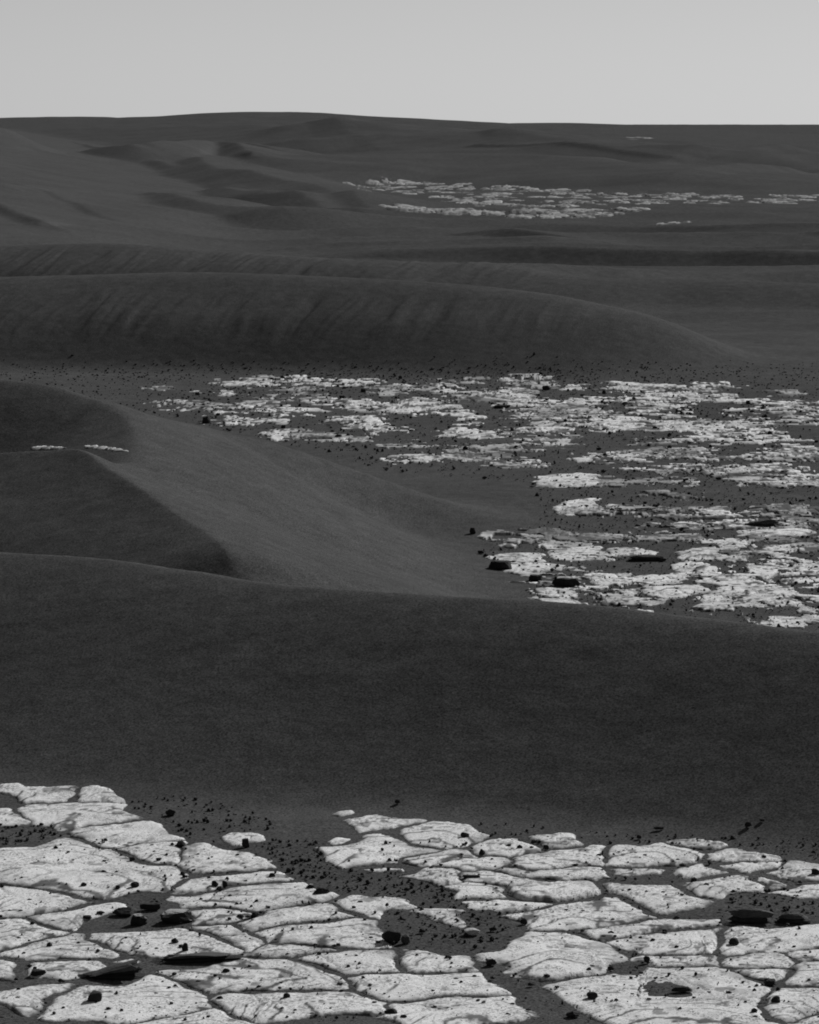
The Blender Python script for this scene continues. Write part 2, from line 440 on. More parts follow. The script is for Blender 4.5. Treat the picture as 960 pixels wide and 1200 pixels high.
# vertex normals of the whole sheet, so the pieces meet without seams
P3 = np.stack([GX, GY, Z], -1)
du = np.gradient(P3, axis=1); dv = np.gradient(P3, axis=0)
NRM = np.cross(du, dv); NRM /= np.linalg.norm(NRM, axis=2)[..., None] + 1e-12
nr, nc = Z.shape
quad_owner = owner[:-1, :-1]
idx = np.arange(nr * nc).reshape(nr, nc)
quads = np.stack([idx[:-1, :-1], idx[:-1, 1:], idx[1:, 1:], idx[1:, :-1]], -1)
STRUCT = {'sand_floor': 'dark rippled sand floor between the dunes, reaching to the horizon',
          'foreground_dune': 'long dark sand dune crossing the frame behind the nearest slabs',
          'crossing_dune': 'sand dunes with sharp crests running away at the left',
          'sand_ripple': 'low dark sand drift beyond the middle slabs at the right',
          'middle_dune': 'broad grooved sand dune beyond the middle outcrop',
          'back_dune': 'low sand dune just behind the grooved middle dune',
          'far_dune': 'distant pale and dark sand dunes rising at the upper left',
          'horizon_hill': 'low rounded sand hill on the skyline'}

def mesh_from(verts, faces, name, material, smooth_shade=True):
    me = bpy.data.meshes.new(name)
    nf, k = faces.shape
    me.vertices.add(len(verts)); me.vertices.foreach_set('co', np.ascontiguousarray(verts, np.float32).ravel())
    me.loops.add(nf * k); me.loops.foreach_set('vertex_index', np.ascontiguousarray(faces, np.int32).ravel())
    me.polygons.add(nf); me.polygons.foreach_set('loop_start', np.arange(0, nf * k, k, dtype=np.int32))
    me.polygons.foreach_set('loop_total', np.full(nf, k, np.int32))
    me.polygons.foreach_set('use_smooth', np.full(nf, smooth_shade, bool))
    me.update(calc_edges=True); me.validate()
    me.materials.append(material)
    return me

for k, nm in enumerate(names):
    sel = quads[quad_owner == k]
    if len(sel) == 0: continue
    used, inv = np.unique(sel.ravel(), return_inverse=True)
    me = mesh_from(P3.reshape(-1, 3)[used], inv.reshape(-1, 4), nm, M_SAND)
    me.normals_split_custom_set_from_vertices(NRM.reshape(-1, 3)[used].tolist())
    tag(link(nm, me), STRUCT[nm], None, None, 'structure')
# ------------------------------------------------------------------ bedrock slabs
def poly_sd(poly, x, y):
    """Distance to a closed outline, positive inside."""
    d2 = np.full(x.shape, 1e18); inside = np.zeros(x.shape, bool)
    n = len(poly)
    for i in range(n):
        ax, ay = poly[i]; bx, by = poly[(i + 1) % n]
        dx, dy = bx - ax, by - ay; L = dx * dx + dy * dy + 1e-14
        t = np.clip(((x - ax) * dx + (y - ay) * dy) / L, 0, 1)
        d2 = np.minimum(d2, (x - ax - t * dx) ** 2 + (y - ay - t * dy) ** 2)
        c = ((ay > y) != (by > y)) & (x < (bx - ax) * (y - ay) / (by - ay + 1e-18) + ax)
        inside ^= c
    return np.where(inside, 1, -1) * np.sqrt(d2)

def slab_mesh(name, outline, material, seed, thick=0.0032, rag=0.010, rag_f=20.0, step=0.0013, relief=0.0022,
              broken=0.0, brk_f=6.0, brk_t=0.12, grow=0.0, others=(), lam_t=0.26, drift=0.0, tone=0.0, dust=0.2, edge=0.011, fine=1.0, hollow=None, cut=1):
    """A bedrock slab: ragged outline, ledges that follow its edge, cracks, sand in the low spots."""
    P = catmull(outline, 3, closed=True) if not grow else np.asarray(outline, float)
    y0 = P[:, 1].mean()
    dx = 1.7 * y0 / F * fine; dy = 1.15 * y0 * y0 / (H * F) * fine
    m = rag + 0.012 + (0.036 if grow else 0) + 0.13 * broken
    nx = int(np.clip((np.ptp(P[:, 0]) + 2 * m) / dx, 6, 400)); ny = int(np.clip((np.ptp(P[:, 1]) + 2 * m) / dy, 6, 400))
    gx, gy = np.meshgrid(np.linspace(P[:, 0].min() - m, P[:, 0].max() + m, nx), np.linspace(P[:, 1].min() - m, P[:, 1].max() + m, ny))
    sd = sd0_ = poly_sd(P, gx, gy)
    k = y0 / 5.5
    if grow:
        # spread until the joint with the next slab
        oth = np.full(gx.shape, -1e9)
        for q_ in others: oth = np.maximum(oth, poly_sd(q_, gx, gy))
        wob = 0.004 * fbm(gx * 14, gy * 14, 3, 1.0)
        near_ = 0 if grow < 0.005 else 0.032 * smooth(-0.10, -0.03, oth)
        sd = np.minimum(sd + grow + near_, (sd - oth) / 2 + wob - 0.0040 + 0.006 * fbm(gx * 5, gy * 5, 2, 2.0))
    sd = sd + rag * fbm(gx * rag_f, gy * rag_f, 4, seed, 0.6)
    if broken:
        sd = sd + broken * (fbm(gx * brk_f, gy * brk_f, 4, seed + 3, 0.6) - brk_t)
    if not grow: sd = np.minimum(sd, sd0_ + m * 0.8 + 0.3 * rag * fbm(gx * 15, gy * 15, 3, seed + 21))
    g0 = sample_z(gx, gy)
    dome = np.clip(sd / (0.16 * k), 0, 1) ** 0.7
    n1 = fbm(gx * 7.0 / k, gy * 7.0 / k, 4, seed + 1)
    r3 = random.Random(int(seed * 100))
    th = r3.gauss(0, 0.35); ca, sa = math.cos(th), math.sin(th)
    sp = r3.uniform(0.022, 0.045) * k * (step / 0.0013) ** 0.5
    # bedding planes that crop out as thin ledges, partly following the edge of the slab
    q = (gy * ca + gx * sa) / sp * r3.choice((0.5, 0.8, 1.0)) + 1.5 * fbm(gx * 3.2 / k, gy * 2.2 / k, 3, seed + 1) - 0.7 * np.clip(sd, 0, 0.1 * k) / sp + 0.10 * fbm(gx * 45 / k, gy * 45 / k, 3, seed + 2)
    form = relief * (0.6 * dome + 1.3 * n1)
    if hollow:
        for hx, hy, hr, hd in hollow:
            form = form - 0.5 * hd * np.exp(-(((gx - hx) / hr) ** 2 + ((gy - hy) / (hr * 1.6)) ** 2))
    fr = q - np.floor(q)
    lm = smooth(0.0, 0.30, fbm(gx * 7.5 / k, gy * 12 / k, 3, seed + 8) + lam_t)
    top = form + step * lm * np.where(fr < 0.8, fr * 0.6, (1 - fr) * 2.4) * 1.3
    lip = smooth(0.0, edge, sd)
    # joints and hairline cracks
    crack = np.zeros_like(gx)
    ext = max(np.ptp(P[:, 0]), np.ptp(P[:, 1]))
    for c_ in range(r3.choice((2, 3, 4, 5))):
        a_ = r3.uniform(0, math.pi); px_, py_ = P[r3.randrange(len(P))] * 0.6 + P.mean(0) * 0.4
        dd = (gx - px_) * math.sin(a_) - (gy - py_) * math.cos(a_) + 0.018 * k * fbm(gx * 16 / k, gy * 16 / k, 4, seed + 11 + c_, 0.6)
        al = (gx - px_) * math.cos(a_) + (gy - py_) * math.sin(a_)
        crack = np.maximum(crack, (1 - smooth(0.0, 0.0026 * k, np.abs(dd))) * (1 - smooth(0.12, 0.40, np.abs(al) / ext)) * r3.uniform(.5, 1))
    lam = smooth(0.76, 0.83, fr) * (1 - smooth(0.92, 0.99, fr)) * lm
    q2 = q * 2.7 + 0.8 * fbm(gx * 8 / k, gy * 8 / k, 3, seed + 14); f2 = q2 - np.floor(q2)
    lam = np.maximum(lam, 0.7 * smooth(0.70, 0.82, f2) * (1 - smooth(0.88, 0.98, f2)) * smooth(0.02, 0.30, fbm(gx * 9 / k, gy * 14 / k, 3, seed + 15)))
    h = np.where(sd > 0, thick * lip + top * lip, sd * 2.5)
    h = h - crack * 0.0025 * k * lip + 0.0006 * k * fbm(gx * 75 / k, gy * 75 / k, 3, seed + 7) * lip
    h = np.maximum(h, -0.03)
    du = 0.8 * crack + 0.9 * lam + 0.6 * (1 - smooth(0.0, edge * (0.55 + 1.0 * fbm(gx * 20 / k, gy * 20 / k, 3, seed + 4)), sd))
    du = du + 0.5 * (1 - smooth(0.0, 0.034 * k, sd)) * smooth(-0.05, 0.35, fbm(gx * 13 / k, gy * 13 / k, 4, seed + 16, 0.65))
    du = du + dust * 1.2 * smooth(0.10, 0.42, fbm(gx * 24 / k, gy * 20 / k, 4, seed + 9, 0.75))
    if hollow:
        for hx, hy, hr, hd in hollow:
            du = du + 0.8 * np.exp(-(((gx - hx) / hr) ** 2 + ((gy - hy) / hr) ** 2) * 1.4) * smooth(-.3, .1, n1)
    if drift: du = du + drift * smooth(0.0, 0.30, fbm(gx * 2.6, gy * 1.6, 4, 77.0, 0.6))
    du = np.clip(du + tone, 0, 1)
    keepv = sd > -0.012 * k
    f = keepv[:-1, :-1] | keepv[1:, :-1] | keepv[:-1, 1:] | keepv[1:, 1:]
    if not f.any(): return None
    idx = np.arange(nx * ny).reshape(ny, nx)
    fq = np.stack([idx[:-1, :-1], idx[:-1, 1:], idx[1:, 1:], idx[1:, :-1]], -1)[f]
    used, inv = np.unique(fq.ravel(), return_inverse=True)
    cx, cy = P[:, 0].mean(), P[:, 1].mean(); cz = float(sample_z(cx, cy))
    V = np.column_stack([gx.ravel()[used] - cx, gy.ravel()[used] - cy, (g0 + h).ravel()[used] - cz])
    me = mesh_from(V, inv.reshape(-1, 4), name, material)
    at = me.attributes.new('dust', 'FLOAT', 'POINT'); at.data.foreach_set('value', du.ravel()[used].astype(np.float32))
    return me, (cx, cy, cz)

def world_outline(pts, lift, ymin=4.7):
    P = np.asarray(pts, float)
    return hit(P[:, 0], P[:, 1], lift, ymin)

# every slab of the nearest outcrop: label, outline in the photograph (then laid on the ground), options
NEAR = [
 ("pale slab at the foot of the dune against the left edge, long and low", [(0,919),(20,918),(27,922),(45,922),(75,923),(82,928),(72,936),(55,939),(28,937),(10,930),(0,928)], {}),
 ("small rounded pale slab under the dune, just right of the long low corner slab", [(97,934),(103,926),(112,923),(128,924),(138,935),(128,939),(104,938)], {}),
 ("pale slab cut by the left edge, in the second row below the dune", [(-14,950),(0,949),(12,951),(27,962),(14,967),(-14,968)], {}),
 ("pale lens-shaped slab in the second row, with dark pebbles on its near rim", [(27,951),(45,944),(100,942),(135,944),(150,953),(153,959),(120,964),(80,970),(60,966),(36,958)], {}),
 ("pale slab crossed by bold dark slanting ledges, above the big swirled slab", [(90,972),(110,968),(130,966),(165,963),(188,965),(199,983),(165,987),(135,990),(120,990),(105,983)], dict(step=0.0023, relief=0.0038)),
 ("biggest pale slab at the left, with swirling curved layers", [(-14,997),(0,995),(40,992),(70,985),(86,985),(105,992),(142,1000),(160,1009),(190,1015),(202,1028),(192,1040),(150,1044),(122,1050),(98,1049),(60,1042),(20,1035),(-14,1034)], dict(step=0.0016, relief=0.0038)),
 ("striped pale slab below the swirled slab at the left edge", [(-14,1038),(0,1038),(45,1042),(75,1048),(90,1056),(70,1064),(24,1070),(0,1074),(-14,1075)], dict(step=0.0014)),
 ("thin pale wedge slab running right from the top of the swirled slab", [(144,995),(165,989),(200,987),(211,996),(206,1008),(188,1012),(162,1006)], {}),
 ("low broken pale slab left of the pebbly sand patch, pebbles on its edge", [(216,992),(240,990),(252,998),(275,998),(318,1007),(312,1013),(285,1019),(245,1021),(222,1012)], dict(dust=.5, broken=.01)),
 ("narrow ragged pale slab with a row of dark pebbles on it, beside the pebbly sand", [(213,1041),(225,1033),(240,1031),(275,1024),(300,1022),(332,1024),(330,1030),(300,1031),(270,1033),(250,1037),(240,1043),(225,1046)], dict(dust=.5)),
 ("small pale slab alone on the sand with a dark rock at its near edge", [(260,981),(268,976),(295,975),(310,978),(311,984),(290,987),(286,992),(272,991),(264,985)], {}),
 ("thin pale streak of slab lying alone on the dune foot", [(389,954),(398,950),(412,948),(416,949),(415,952),(397,956)], {}),
 ("pale domed slab at the dune foot, top of the group in the middle", [(411,966),(425,960),(440,957),(465,958),(482,961),(476,965),(450,969),(422,971)], {}),
 ("tiny pale slab at the tip of the middle group, beside bare sand", [(384,986),(394,981),(408,982),(398,987),(388,989)], {}),
 ("slab of stacked curved layers left of the large smooth dome", [(380,1003),(384,995),(400,993),(430,983),(460,974),(466,980),(485,992),(503,994),(470,1003),(440,1010),(400,1013),(384,1009)], dict(step=0.0020, relief=0.0042)),
 ("large smooth dome slab at the dune foot, dark rock at its right end", [(462,976),(490,968),(508,965),(525,963),(548,967),(563,978),(545,987),(510,991),(482,989)], {}),
 ("thin pale streak of slab among pebbles below the layered middle slab", [(428,1018),(450,1016),(471,1017),(473,1020),(442,1021)], {}),
 ("mottled pale slab right of the smooth dome, small dark rocks on it", [(556,995),(565,989),(580,985),(612,985),(630,990),(626,996),(600,999),(566,1000)], dict(dust=.4)),
 ("small speckled pale slab at the dune foot covered with pebbles", [(622,985),(640,979),(658,975),(671,977),(668,988),(650,992),(632,990)], dict(dust=.7)),
 ("flat thin pale slab just below the smooth dome", [(478,1005),(500,1002),(520,1001),(545,996),(552,1002),(522,1006),(486,1010)], dict(dust=.35)),
 ("pale lens slab at the left tip of the middle right group, above pebbly sand", [(486,1025),(510,1019),(530,1019),(538,1027),(520,1033),(500,1031)], {}),
 ("narrow pale slab with a dark slot beneath its near edge", [(527,1013),(545,1007),(560,1008),(575,1006),(592,1010),(572,1017),(552,1019)], {}),
 ("long pale slab sloping up to the right, ending square beside a sand gap", [(600,1014),(612,1008),(625,1002),(665,996),(700,993),(704,1009),(692,1013),(665,1014),(640,1018),(616,1018)], dict(step=0.0016)),
 ("pale slab with thin layers right under the long sloping one", [(584,1020),(606,1016),(625,1021),(650,1018),(690,1015),(706,1020),(700,1025),(660,1030),(630,1029),(604,1026)], dict(step=0.0014)),
 ("pale slab in a stack of thin shelves, right of the narrow slab with the slot", [(542,1023),(560,1019),(582,1021),(606,1028),(640,1032),(602,1036),(566,1031),(546,1028)], dict(step=0.0014)),
 ("ragged pale slab leaning under the dome with the shadowed near edge", [(536,1040),(560,1037),(584,1040),(592,1048),(570,1054),(548,1049)], dict(dust=.35)),
 ("smooth oval pale slab with a dark curved shadow along its near edge", [(594,1046),(610,1039),(640,1036),(678,1034),(697,1043),(682,1051),(650,1055),(612,1053)], dict(thick=.008)),
 ("dusty pale slab between the smooth oval and the sand channel", [(556,1056),(580,1052),(608,1056),(640,1059),(626,1066),(600,1066),(562,1060)], dict(dust=.6)),
 ("large dull slab with many dark thin layers, below the smooth oval slab", [(605,1073),(625,1066),(660,1060),(700,1056),(722,1051),(742,1059),(750,1073),(722,1081),(690,1086),(640,1087),(620,1082)], dict(dust=.75, step=0.0016, relief=0.0038)),
 ("pale dome slab with curved dark ledges, right of the sand channel's bend", [(577,1119),(592,1114),(598,1103),(620,1096),(650,1094),(672,1096),(690,1108),(715,1119),(712,1126),(690,1137),(650,1143),(622,1143),(600,1135),(588,1126)], dict(step=0.0023, relief=0.0048)),
 ("small broken pale slab inside the pebbly sand channel", [(501,1068),(515,1066),(530,1068),(545,1080),(540,1085),(525,1082),(510,1076)], dict(dust=.4)),
 ("pale slab under the middle bottom, hooked right end on the sand channel", [(466,1122),(480,1117),(510,1117),(530,1122),(539,1136),(520,1138),(488,1139),(470,1133)], {}),
 ("pale slab left of the hooked one, on the lower side of the big dark rock", [(358,1121),(385,1116),(430,1116),(462,1118),(464,1126),(466,1137),(450,1138),(410,1140),(390,1135),(374,1128)], {}),
 ("long pale slab at the bottom centre with scratches along its near half", [(413,1145),(430,1142),(480,1141),(545,1142),(575,1153),(581,1160),(560,1165),(500,1163),(470,1170),(455,1168),(430,1160)], dict(step=0.0014)),
 ("pale slab on the bottom edge at centre, pointed right end in the sand channel", [(466,1178),(500,1175),(540,1169),(590,1172),(606,1180),(622,1190),(604,1196),(540,1202),(480,1202),(466,1192)], {}),
 ("largest pale slab at the lower right, with a dark hollow on top", [(648,1157),(680,1150),(720,1146),(760,1141),(786,1136),(820,1136),(858,1141),(884,1152),(886,1163),(880,1168),(892,1175),(890,1186),(906,1200),(800,1206),(720,1202),(688,1190),(664,1172)], dict(step=0.0018, relief=0.0038, holes=[(775,1159,.04,.010),(800,1162,.03,.010)])),
 ("white dome slab at the dune foot right of the square-ended slab", [(716,1006),(722,996),(740,991),(775,991),(795,994),(810,1001),(795,1010),(765,1013),(740,1015),(720,1013)], {}),
 ("thin lower shelf slab under the white dome slab", [(724,1018),(740,1016),(762,1016),(772,1019),(742,1023),(726,1022)], {}),
 ("small dim slab nearly buried at the dune foot, above two lens slabs", [(798,987),(815,983),(835,984),(842,987),(832,990),(806,990)], dict(dust=.5)),
 ("upper of two small pale lens slabs, one above the other, on the right", [(845,1004),(860,998),(885,997),(902,1002),(895,1008),(852,1008)], {}),
 ("lower of two small pale lens slabs, one above the other, on the right", [(847,1015),(870,1011),(910,1012),(904,1018),(872,1020),(850,1018)], {}),
 ("flat pale slab beside the sandy hollow with pebbles at the right", [(798,1021),(815,1015),(835,1017),(855,1020),(842,1026),(816,1027)], {}),
 ("broad smooth pale slab with a pointed right end, right of the sandy hollow", [(812,1041),(825,1033),(850,1025),(875,1026),(896,1037),(872,1042),(840,1048),(820,1048)], {}),
 ("pale slab at the right edge with a dark rock on its far corner", [(896,1022),(915,1017),(930,1012),(980,1012),(980,1030),(932,1032),(906,1028)], {}),
 ("pale ragged slab at the right edge above the pebbled sand", [(918,1044),(940,1037),(980,1033),(980,1052),(936,1050)], dict(dust=.4)),
 ("thin dusty slab squeezed between the pointed slab and the right edge slab", [(880,1030),(896,1026),(915,1033),(925,1040),(905,1039)], dict(dust=.5)),
 ("pale slab left of the dark layered ledge at the right", [(720,1038),(760,1038),(790,1041),(802,1047),(818,1056),(822,1062),(790,1066),(765,1067),(745,1058),(727,1047)], {}),
 ("thin pale slab strip above the split oval slab at the right", [(684,1091),(712,1087),(740,1083),(790,1080),(836,1080),(838,1084),(790,1089),(740,1094),(704,1097)], {}),
 ("pale slab right of the curved-ledge dome, split off by a dark joint", [(729,1103),(746,1096),(800,1089),(842,1086),(844,1099),(833,1111),(808,1117),(776,1115),(750,1109)], {}),
 ("long pale slab on the right edge with a dark round rock on its left end", [(847,1092),(857,1088),(900,1088),(980,1081),(980,1110),(920,1112),(880,1115),(853,1117),(848,1105)], {}),
 ("small rounded slab in the lower right cluster, left of a dark joint", [(855,1123),(880,1119),(918,1118),(924,1123),(916,1131),(890,1133),(862,1128)], {}),
 ("small pale slab at the right edge, topmost of the lower right cluster", [(929,1119),(938,1115),(980,1112),(980,1123),(936,1123)], {}),
 ("rounded pale slab at the right edge, largest of the lower right cluster", [(923,1149),(929,1138),(946,1130),(980,1127),(980,1155),(936,1153)], {}),
 ("dull small slab tucked at the end of the sandy joint in the lower right cluster", [(876,1139),(898,1136),(922,1136),(918,1145),(900,1149),(882,1146)], dict(dust=.55)),
 ("pale slab in the bottom right corner with small dark rocks at its upper left", [(896,1178),(908,1168),(930,1158),(980,1158),(980,1178),(930,1194),(906,1192)], {}),
 ("last pale slab cut off by the bottom right corner", [(934,1200),(960,1187),(985,1180),(985,1204),(940,1206)], {}),
 ("thin dusty slab strip between the split slab and the hollowed slab", [(762,1123),(790,1121),(838,1120),(824,1127),(782,1130)], dict(dust=.45)),
 ("smooth white slab at the left edge below the striped slab", [(-14,1080),(25,1078),(45,1085),(64,1093),(45,1098),(20,1106),(-14,1112)], {}),
 ("pale arched slab with one dark pebble on it, lower left", [(6,1117),(40,1106),(60,1101),(90,1098),(110,1106),(130,1117),(124,1121),(60,1123)], {}),
 ("narrow pale slab behind the dark wedge rock, left of it", [(28,1135),(45,1128),(80,1125),(118,1124),(124,1131),(105,1140),(70,1142),(36,1141)], {}),
 ("small pale slab corner at the left edge beside the flat dark rock", [(-14,1128),(0,1128),(14,1131),(20,1139),(12,1144),(-14,1144)], {}),
 ("pale slab with a grainy face in front of the dark rubble heap's left end", [(41,1075),(58,1071),(110,1063),(144,1060),(150,1063),(120,1071),(90,1080),(75,1085),(55,1083)], dict(dust=.4)),
 ("wide cracked pale slab with many thin bands, behind the rounded dark rock", [(207,1054),(240,1046),(300,1038),(345,1036),(372,1042),(384,1051),(340,1058),(300,1064),(250,1061),(222,1060)], dict(step=0.0016, relief=0.0038, dust=.35)),
 ("pale slab just right of the rounded dark rock", [(232,1074),(236,1067),(256,1064),(278,1066),(294,1070),(270,1078),(244,1080)], {}),
 ("upper of two long pale slabs near the sandy patch, a dark joint below it", [(283,1081),(300,1075),(340,1067),(385,1060),(400,1062),(414,1072),(380,1077),(330,1082),(297,1088)], {}),
 ("long smooth white slab with a pointed right end at the big dark rock", [(304,1092),(330,1084),(380,1081),(414,1076),(440,1085),(452,1095),(448,1105),(400,1107),(360,1108),(330,1105)], dict(step=0.0014)),
 ("wide pale slab with two dark rocks near its right end, right of the wedge rock", [(109,1099),(130,1094),(180,1091),(232,1091),(268,1105),(282,1112),(240,1116),(180,1119),(160,1117),(135,1109)], {}),
 ("banded pale slab right of the slab with two dark rocks", [(237,1089),(262,1085),(280,1092),(300,1102),(291,1112),(276,1106),(252,1096)], dict(step=0.0014)),
 ("small pale slab above the sandy joint, pebbles on its upper rim", [(300,1114),(318,1108),(340,1103),(370,1109),(384,1112),(350,1117),(312,1119)], {}),
 ("large pale slab at the bottom left of centre, a dark pebble on its left rim", [(205,1139),(240,1133),(290,1127),(330,1126),(370,1132),(394,1145),(404,1157),(340,1159),(264,1161),(236,1154),(217,1147)], dict(step=0.0014)),
 ("large pale slab at the bottom with a dark rock and a long ledge on it", [(263,1173),(270,1165),(340,1162),(406,1161),(436,1174),(445,1183),(400,1187),(330,1193),(290,1191),(274,1182)], dict(step=0.0014)),
 ("pale slab in the bottom left corner with a sandy near side", [(-14,1163),(40,1157),(74,1155),(80,1160),(56,1170),(46,1181),(36,1184),(20,1175),(-14,1172)], {}),
 ("wide pale slab in front of the dark wedge rock, a blocky dark rock on it", [(53,1177),(60,1166),(85,1159),(112,1162),(180,1146),(200,1155),(238,1177),(214,1186),(152,1194),(66,1193)], dict(step=0.0014)),
 ("pale sliver of slab on the bottom edge below the wide slab", [(172,1200),(215,1189),(248,1185),(275,1195),(270,1206),(176,1206)], {}),
 ("tiny pale slab wedged behind the dark wedge rock's right end", [(134,1126),(150,1123),(163,1123),(166,1126),(146,1131)], {}),
 ("pale pebbled slab reaching into sand above the big black rock", [(393,1067),(398,1055),(420,1051),(450,1051),(476,1054),(470,1059),(440,1065),(430,1071),(412,1069)], dict(dust=.45)),
]
OUT = [world_outline(p, 0.003) for _, p, _ in NEAR]
OUTC = OUT
for k, (label, pts, op) in enumerate(NEAR):
    op = dict(op); holes = op.pop('holes', None)
    if holes: op['hollow'] = [tuple(hit(a, b)[0]) + (r, d) for a, b, r, d in holes]
    lo, hi = OUT[k].min(0) - 0.08, OUT[k].max(0) + 0.08
    oth = [c for i, c in enumerate(OUTC) if i != k and (c.max(0) > lo).all() and (c.min(0) < hi).all()]
    lone = 'streak' in label or 'tiny' in label or 'alone' in label
    r = slab_mesh('rock_slab', OUT[k], M_SLAB, 20.0 + k * 1.37, tone=0.07 * random.Random(k * 7 + 1).random(), grow=0.004 if lone else 0.007, others=oth, **op)
    o = link('rock_slab', r[0]); o.location = r[1]
    tag(o, label, 'rock slab', 'pale bedrock slabs of the nearest outcrop', 'thing')

# the middle outcrop: (left, top, right, bottom) of each exposed patch; clear flat slabs are marked 1
MID = [(155,478,255,486,0),(195,471,250,480,0),(257,474,281,482,0),(280,476,318,486,0),(258,484,276,490,0),(235,500,325,507,0),(325,503,382,516,0),(278,470,325,476,0),(265,441,330,451,0),
 (340,441,362,447,0),(350,446,382,452,0),(330,456,365,468,0),(243,457,256,460,0),(261,460,277,463,0),(300,487,330,495,0),(327,476,352,484,0),(258,492,282,498,0),(366,463,380,469,0),
 (380,444,436,451,0),(440,452,462,462,0),(476,449,525,459,0),(453,467,533,485,0),(384,488,450,501,0),(405,470,455,482,0),(372,466,420,474,0),(380,508,394,517,0),(402,511,427,517,0),
 (461,517,503,524,0),(500,443,520,445,0),(543,443,560,448,0),(525,504,577,513,0),(540,520,572,530,0),(533,482,555,486,0),(545,489,565,496,0),(575,455,615,465,0),(538,455,602,471,0),
 (588,467,622,476,0),(598,479,622,491,0),(475,533,515,539,0),(498,531,542,539,0),(540,532,590,540,0),(585,540,622,547,0),(445,536,478,541,0),(594,440,636,444,0),(592,444,622,449,0),(600,503,624,509,0),(575,520,622,527,0),
 (622,448,641,454,0),(598,457,614,466,0),(600,467,676,475,0),(618,475,682,487,0),(678,466,717,475,0),(722,448,788,460,0),(745,461,792,473,0),(788,455,836,467,0),(690,482,716,488,0),(640,474,692,492,0),(698,489,746,500,0),(750,474,792,487,0),
 (638,493,682,501,0),(600,500,662,508,0),(698,496,782,505,0),(773,489,832,504,0),(600,515,642,525,0),(640,510,667,520,0),(690,534,742,541,0),(690,527,745,537,0),(743,525,802,536,0),(775,525,840,536,0),(600,541,622,546,0),
 (832,462,886,473,0),(860,477,892,487,0),(905,476,942,483,0),(908,469,950,477,0),(880,491,916,501,0),(823,495,872,509,0),(866,504,902,512,0),(788,510,868,516,0),(893,511,937,520,0),(883,527,937,538,0),(933,525,962,541,0),(930,484,962,496,0),
 (845,551,922,562,0),(803,545,892,554,0),(758,547,802,555,0),(775,560,802,567,0),(925,553,952,563,0),
 (624,553,704,571,1),(700,558,768,568,0),(648,584,705,602,1),(690,592,748,603,0),(795,597,830,606,0),(825,596,850,603,0),(780,611,842,620,1),(885,607,907,616,0),(905,607,937,612,0),(935,609,962,618,0),(860,619,962,628,1),
 (718,624,816,633,0),(838,630,872,638,0),(885,636,942,647,1),(730,644,770,651,1),(795,641,847,656,1),(790,654,832,673,1),(843,645,902,662,0),(918,655,962,682,0),(838,665,902,683,0),(720,670,742,684,1),(743,671,802,685,1),(758,684,832,700,1),
 (830,686,925,701,1),(815,694,862,707,1),(863,697,932,710,1),(913,690,947,706,0),(845,709,862,716,0),(938,720,962,730,1),(862,727,962,738,0),
 (590,624,622,632,0),(614,628,677,641,0),(640,624,712,632,0),(577,647,642,658,1),(648,640,712,657,1),(714,640,762,650,1),(590,658,647,673,1),(630,664,677,673,0),(684,670,722,684,1),(686,681,732,694,0),(620,685,638,691,0),(629,688,679,708,1),(700,697,762,704,0),
 ]
outcrop = empty('bedrock_outcrop', (0.5, 13.0, 0.0)); tag(outcrop, 'pale broken bedrock outcrop beyond the crossing dune', None, None, 'structure')
hollow_outcrop = None
rr = random.Random(5)
MID_LABELS = {
 (624,553,704,571,1): 'bright pale slab alone in front of the low sand drift in the middle distance',
 (648,584,705,602,1): 'speckled pale slab on the sand just below the bright lone slab',
 (743,671,802,685,1): 'clean white slab right of the row of three black rocks',
 (758,684,832,700,1): 'clean white slab bent like a boomerang, in front of another clean slab',
 (720,670,742,684,1): 'small clean pale slab between the black rocks and the clean white slab',
 (629,688,679,708,1): 'rounded pale slab on the dune crest below the longest black rock',
 (577,647,642,658,1): 'bright pale slab above the leftmost black rock',
 (590,658,647,673,1): 'pale slab streak between the bright slab and the black rocks',
 (863,697,932,710,1): 'broad clean pale slab right above the foreground dune crest at the right',
 (453,467,533,485,0): 'pale oval flat-topped slab in the middle of the outcrop, far half',
 (722,448,788,460,0): 'bright ragged slab on the far edge of the outcrop, right of centre',
 (384,488,450,501,0): 'pale humped slab above the tip of the crossing dune',
}
def patch_outline(x0, y0, x1, y1, solid, seed):
    r2 = random.Random(seed); n = 12; cx, cy = (x0 + x1) / 2, (y0 + y1) / 2; pts = []
    sk = r2.uniform(-0.25, 0.25)
    for i in range(n):
        a = 2 * math.pi * i / n
        rad = r2.uniform(0.86, 1.12) if solid else r2.uniform(0.8, 1.2)
        e = 0.75 if solid else 0.9
        c, s_ = math.cos(a), math.sin(a)
        pts.append((cx + (x1 - x0) / 2 * rad * math.copysign(abs(c) ** e, c), cy + (y1 - y0) / 2 * rad * math.copysign(abs(s_) ** e, s_) + sk * (y1 - y0) * 0.5 * c))
    return pts
for k in range(90):                      # smaller exposures between the larger ones
    px, py = rr.uniform(180, 960), 450 + 276 * rr.random() ** 1.4
    if px < 620 + (py - 560) * 0.2 and py > 440 + px * 0.16: continue
    w_ = rr.uniform(14, 46)
    MID.append((px - w_ / 2, py - w_ * 0.06 - 1, px + w_ / 2, py + w_ * 0.06 + 1, 0))
for k in range(60):                      # the outcrop goes on past the right side of the frame
    px, py = rr.uniform(965, 1180), 458 + 270 * rr.random() ** 1.2
    w_ = rr.uniform(30, 100)
    MID.append((px - w_ / 2 + 30, py - w_ * 0.06 - 1, px + w_ / 2 + 30, py + w_ * 0.06 + 1, 0))
